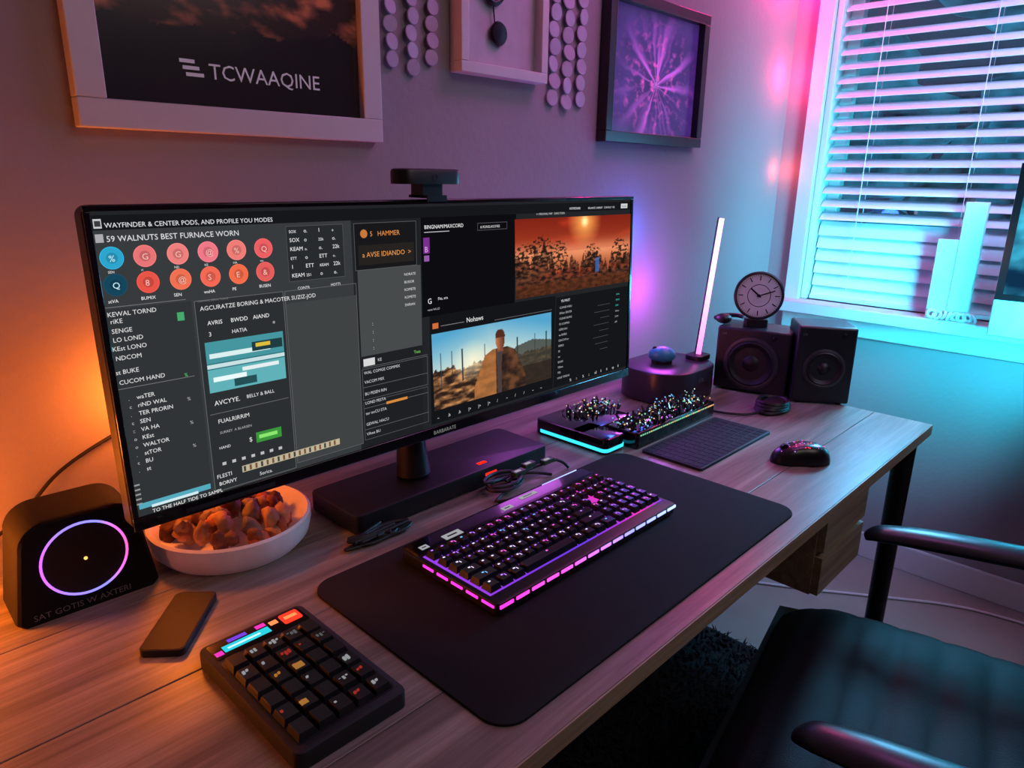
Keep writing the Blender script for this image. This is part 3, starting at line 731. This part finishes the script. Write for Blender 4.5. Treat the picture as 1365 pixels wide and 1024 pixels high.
ck=grp('desk_clock',(1.792,.820,DT+.1725),(0,0,R(-58)))
b=MB();face=mat('clock_face',S(190,188,190),.5);M=Matrix.Translation((0,0,.082))@Matrix.Rotation(R(84),4,'X')
b.lathe([(.058,-.006),(.063,-.004),(.063,.008),(.059,.010),(.057,.007)],blk,M,48,False);b.lathe([(.0575,-.006),(.0575,.0055)],blk,M,48)
b.lathe([(.001,.0056),(.056,.0058)],face,M,48,False)
b.lathe([(.028,.006),(.0285,.0062),(.0295,.006)],metal,M,40,False)
for i in range(12):
    a=i*math.pi/6;Mi=M@Matrix.Rotation(a,4,'Z')@Matrix.Translation((0,.046,.006));b.box(-.0012,.0012,-.006,.006,0,.0008,blk,Mi)
for i in range(60):
    a=i*math.pi/30;Mi=M@Matrix.Rotation(a,4,'Z')@Matrix.Translation((0,.053,.006));b.box(-.0004,.0004,-.002,.002,0,.0006,blk,Mi)
b.box(-.002,.002,-.006,.028,.0068,.0076,blk,M@Matrix.Rotation(R(50),4,'Z'));b.box(-.0014,.0014,-.006,.042,.0076,.0082,blk,M@Matrix.Rotation(R(-70),4,'Z'))
b.cyl(M@Vector((0,0,.006)),M@Vector((0,0,.01)),.004,.003,blk,12)
b.obj('clock',ck)
b=MB();b.rbox(-.03,.03,-.015,.02,0,.021,.008,blk);b.obj('base',ck,.001)
hp=grp('headphones',(1.77,.882,DT+.1725),(0,0,R(-80)))
b=MB();b.tube([(-.04,.0,.012),(-.035,.035,.014),(0,.05,.016),(.02,.05,.014)],.006,blk,8)
b.blob((-.015,-.01,.015),.022,.020,.014,blk);b.obj('band',hp)

cb=grp('cable_bundle',(1.655,.690,DT));b=MB()
for k in range(4):
    pts=[(.055*math.cos(a*.9+k)*(1-.1*k),.034*math.sin(a*.9+k),.006+.006*k+.002*math.sin(a*3)) for a in range(9)]
    b.tube(pts,.0055,cab,6,5)
b.tube([(-.04,.0,.008),(-.09,.02,.005),(-.12,.06,.005),(-.13,.1,.005)],.003,cab,6,5)
b.rbox(-.035,.05,-.022,.022,.0,.026,.012,blk,ins=.006);b.obj('cables',cb)
tb=grp('wireless_trackpad_keyboard',(1.334,.686,DT));b=MB()
slate=mat('slate_blue_grey',S(34,42,50),.55,spec=.3);b.rbox(-.153,.153,-.07,.070,.0,.006,.006,slate,ins=.001);b.obj('base',tb)
b=MB();k2=mat('flat_keys',S(22,31,38),.65,spec=.2)
for r in range(6):
    for c_ in range(15): b.box(-.148+c_*.0198,-.148+c_*.0198+.0178,-.065+r*.0218,-.065+r*.0218+.0195,.006,.0068,k2)
b.obj('keys',tb,.0003)
ms=grp('gaming_mouse',(1.375,.503,DT),(0,0,R(46)))
b=MB()
vs=[];fs=[];NU,NV=32,12
for j in range(NV+1):
    ph=math.pi/2*j/NV
    for i in range(NU):
        a=2*math.pi*i/NU;cx=math.cos(a);sy=math.sin(a)
        wx=.034*(1-.14*math.exp(-((sy-.15)/.35)**2));ly=.060
        rr=math.cos(ph)**.55
        z=.038*math.sin(ph)*(1-.25*max(0,sy*rr))
        vs.append((wx*rr*math.copysign(abs(cx)**.8,cx),ly*rr*sy,.002+z))
for j in range(NV):
    for i in range(NU):
        k=(i+1)%NU;fs.append((j*NU+i,j*NU+k,(j+1)*NU+k,(j+1)*NU+i))
fs.append(tuple(range(NU))[::-1]);b.add(vs,fs,mat('mouse_shell',S(16,15,19),.3));b.rbox(-.024,.024,-.05,.05,0,.004,.015,blkm);b.obj('shell',ms)
b=MB();b.cyl((-.004,.034,.029),(.004,.034,.029),.009,.009,blk,14);b.box(-.0008,.0008,.0,.024,.0375,.0385,blkm)
for i in range(46):
    x=random.uniform(-.022,.024);y=random.uniform(-.045,.045)
    rr=min(.97,math.hypot(x/.033,y/.06));zz=.002+.038*math.sqrt(max(0,1-(rr**(1/.55))**2))*(1-.25*max(0,y/.06))
    b.blob((x,y,zz),.0013,.0013,.0011,random.choice([lg[2],lg[0],em('mouse_red',S(255,60,70),1.8)]),0,0,6,4)
b.obj('wheel_and_lights',ms)
cu_=grp('tangled_cable',(.575,.845,DT));b=MB()
for k in range(4):
    pts=[]
    for i in range(8): pts.append((random.uniform(-.05,.06),random.uniform(-.022,.012),.004+.003*k+random.uniform(0,.004)))
    b.tube(pts,.0028,cab,6,5)
b.obj('loops',cu_)
wcab=grp('power_cable',(.2,1.12,.85));b=MB();b.tube([(-.20,-.004,-.105),(-.10,-.004,-.068),(-.03,0,-.035),(.03,0,.02),(.11,0,.058),(.2,-.01,.09)],.0028,cab,8,8);b.obj('cable',wcab)

# ---------------------------------------------------------------- side table + all-in-one computer
stb=grp('side_table',(2.3,-.35,0));b=MB()
b.box(-.2,.2,-.5,.50,DT-.025,DT,edgew);b.obj('top',stb,.002);b=MB()
for x in (-.17,.17):
    for y in (-.46,.30): b.cyl((x,y,DT-.025),(x,y,0),.018,.015,metal)
b.obj('legs',stb)
ic=grp('all_in_one_computer',(2.30,.10,DT));alu=mat('silver_shell',S(190,175,188),.35,.6)
b=MB()
b.box(-.285,.285,-.008,.012,.145,.60,alu);b.obj('chin_and_back',ic,.003)
b=MB();b.box(-.284,.284,-.0095,-.0078,.245,.599,blkg);b.obj('front_glass',ic)
b=MB();b.box(-.06,.06,.012,.05,.0,.3,alu);b.box(-.09,.09,-.06,.08,0,.008,alu);b.obj('stand',ic,.003)
def desktop(u,v):
    return mix((14,50,80),(70,200,235),max(0,fb(u*4,v*4,6)+.5))
picture('screen',ic,-.266,.266,.262,.58,-.0100,60,40,desktop,vc_mat('side_screen',True,1.0))
ic.rotation_euler=(0,0,R(-90))

# ---------------------------------------------------------------- office chair
ch=grp('office_chair',(1.098,.142,.028),(0,0,R(11)))
lea=mat('black_leather',S(17,16,19),.58,bump=.12,bscale=350,spec=.25)
def cushion(name,w,d,z0,th,nch,M=None):
    vs=[];fs=[];nx,ny=28,nch*6
    for side in (1,-1):
        for j in range(ny+1):
            for i in range(nx+1):
                u=-1+2*i/nx;v=-1+2*j/ny
                e=max(0,1-abs(u)**5)**.5*max(0,1-abs(v)**6)**.5
                rib=abs(math.sin(math.pi*nch*(v+1)/2))**.5*.005 if side==1 else 0
                hw=w*(1-.08*abs(v)**3)
                z=z0+side*(th*.5*e)+rib*e+ (.018*(u*u)*e if side==1 else 0)-(.03*max(0,v-.6)**2*6 if side==1 else 0)
                vs.append((u*hw,v*d,z))
    K=(nx+1)*(ny+1)
    for j in range(ny):
        for i in range(nx):
            a=j*(nx+1)+i;fs.append((a,a+1,a+nx+2,a+nx+1));fs.append((K+a,K+a+nx+1,K+a+nx+2,K+a+1))
    b=MB();b.add(vs,fs,lea,M);return b.obj(name,ch,ang=60)
cushion('seat',.295,.290,.418,.075,8)
cushion('backrest',.25,.33,0,.07,9,Matrix.Translation((0,-.31,.78))@Matrix.Rotation(R(98),4,'X'))
arm=mat('arm_plastic',S(34,36,42),.32)
for s_ in (-1,1):
    b=MB();b.tube([(s_*.305,.160,.602),(s_*.308,.135,.614),(s_*.313,.07,.621),(s_*.317,-.03,.627),(s_*.319,-.14,.631),(s_*.310,-.23,.627),(s_*.275,-.30,.615)],[.012,.027,.033,.035,.034,.028,.018],arm,14,8,.5)
    b.tube([(s_*.313,-.18,.615),(s_*.320,-.19,.53),(s_*.31,-.19,.43),(s_*.22,-.13,.37),(s_*.1,-.06,.365)],[.020,.016,.016,.017,.017],arm,12,8)
    b.obj('armrest_right' if s_>0 else 'armrest_left',ch)
b=MB();b.box(-.12,.12,-.12,.10,.350,.380,metal);b.cyl((0,0,.355),(0,0,.22),.025,.025,metal);b.cyl((0,0,.24),(0,0,.08),.035,.038,blk)
b.tube([(0,-.1,.365),(0,-.31,.365),(0,-.37,.45),(0,-.365,.6)],.022,blk,10)
for i in range(5):
    a=R(72*i+20);cx,cy=math.cos(a),math.sin(a)
    b.tube([(0,0,.10),(cx*.15,cy*.15,.095),(cx*.29,cy*.29,.07)],[.03,.024,.017],blk,10,6,.7)
    b.cyl((cx*.29-cy*.022,cy*.29+cx*.022,.027),(cx*.29+cy*.022,cy*.29-cx*.022,.027),.026,.026,blk,16)
    b.cyl((cx*.29,cy*.29,.03),(cx*.29,cy*.29,.075),.008,.008,metal,8)
b.obj('base_and_gas_lift',ch)

fc=grp('floor_cable',(2.1,.5,0));b=MB();b.tube([(-.1,.45,.006),(.05,.2,.006),(.15,.05,.006),(.3,-.2,.006),(.35,-.5,.006)],.004,pale,6,6);b.obj('cable',fc)

# ---------------------------------------------------------------- lights
def light(name,kind,loc_,energy,col,size=.1,target=None,sizey=None,spread=None):
    l=bpy.data.lights.new(name,kind);l.energy=energy;l.color=col[:3]
    if kind=='AREA':
        l.size=size
        if sizey: l.shape='RECTANGLE';l.size_y=sizey
        if spread: l.spread=R(spread)
    elif kind=='POINT': l.shadow_soft_size=size
    o=bpy.data.objects.new(name,l);scene.collection.objects.link(o);o.location=loc_
    if target is not None: o.rotation_euler=(Vector(target)-Vector(loc_)).to_track_quat('-Z','Y').to_euler()
    return o
light('ambient_fill','AREA',(1.15,-.6,2.45),11,(1,.87,.84),1.2,target=(1.2,.5,.7))  # unseen area fill added for the room's general ambient level
light('orange_glow_light','POINT',(-.02,1.06,.85),8.0,(1,.20,.015),.05)
light('orange_glow_behind_monitor','POINT',(.34,1.06,.97),2.4,(1,.20,.015),.03)
light('orange_glow_low','POINT',(-.25,.9,.92),1.5,(1,.24,.04),.08)
light('magenta_corner_light','POINT',(2.38,1.055,1.98),11,(1,.02,.30),.05)
light('pink_corner_light','POINT',(2.44,1.09,1.62),1.6,(1,.03,.18),.03)
light('red_corner_light','POINT',(2.47,1.105,1.32),.35,(1,.10,.06),.02)
light('magenta_wall_wash','AREA',(1.6,.50,2.4),4.5,(.80,.20,.80),.5,target=(1.35,1.13,1.5),spread=120)
light('cyan_window_light','AREA',(2.05,.15,1.0),15,(.02,.72,1),.3,target=(2.52,.48,1.06),spread=120)
light('cyan_desk_light','AREA',(2.30,.55,1.32),4.5,(.14,.58,1),.22,target=(1.6,.60,.75),spread=110)
light('violet_bar_glow','POINT',(1.69,1.04,.98),2.0,(.70,.08,1),.05)
light('blue_bar_glow','POINT',(1.60,1.07,1.13),1.9,(.04,.15,1),.04)
light('violet_behind_monitor','POINT',(1.15,1.03,.98),1.0,(.75,.15,1),.08)
light('lilac_blind_fill','AREA',(1.7,-.3,2.1),10,(.36,.50,1),.5,target=(2.5,.3,1.55),spread=90)  # unseen area fill added to wash the upper blinds lavender-blue
w=bpy.data.worlds.new('dusk');scene.world=w;w.use_nodes=True;bg=w.node_tree.nodes['Background'];bg.inputs[0].default_value=(.03,.06,.12,1);bg.inputs[1].default_value=.6

# ---------------------------------------------------------------- camera
cd=bpy.data.cameras.new('camera');co=bpy.data.objects.new('camera',cd);scene.collection.objects.link(co)
co.location=(0,0,1.29);co.rotation_euler=(1.28395,-.01494,-.80275);cd.sensor_width=36;cd.lens=36*945/1365;cd.clip_start=.02
scene.camera=co
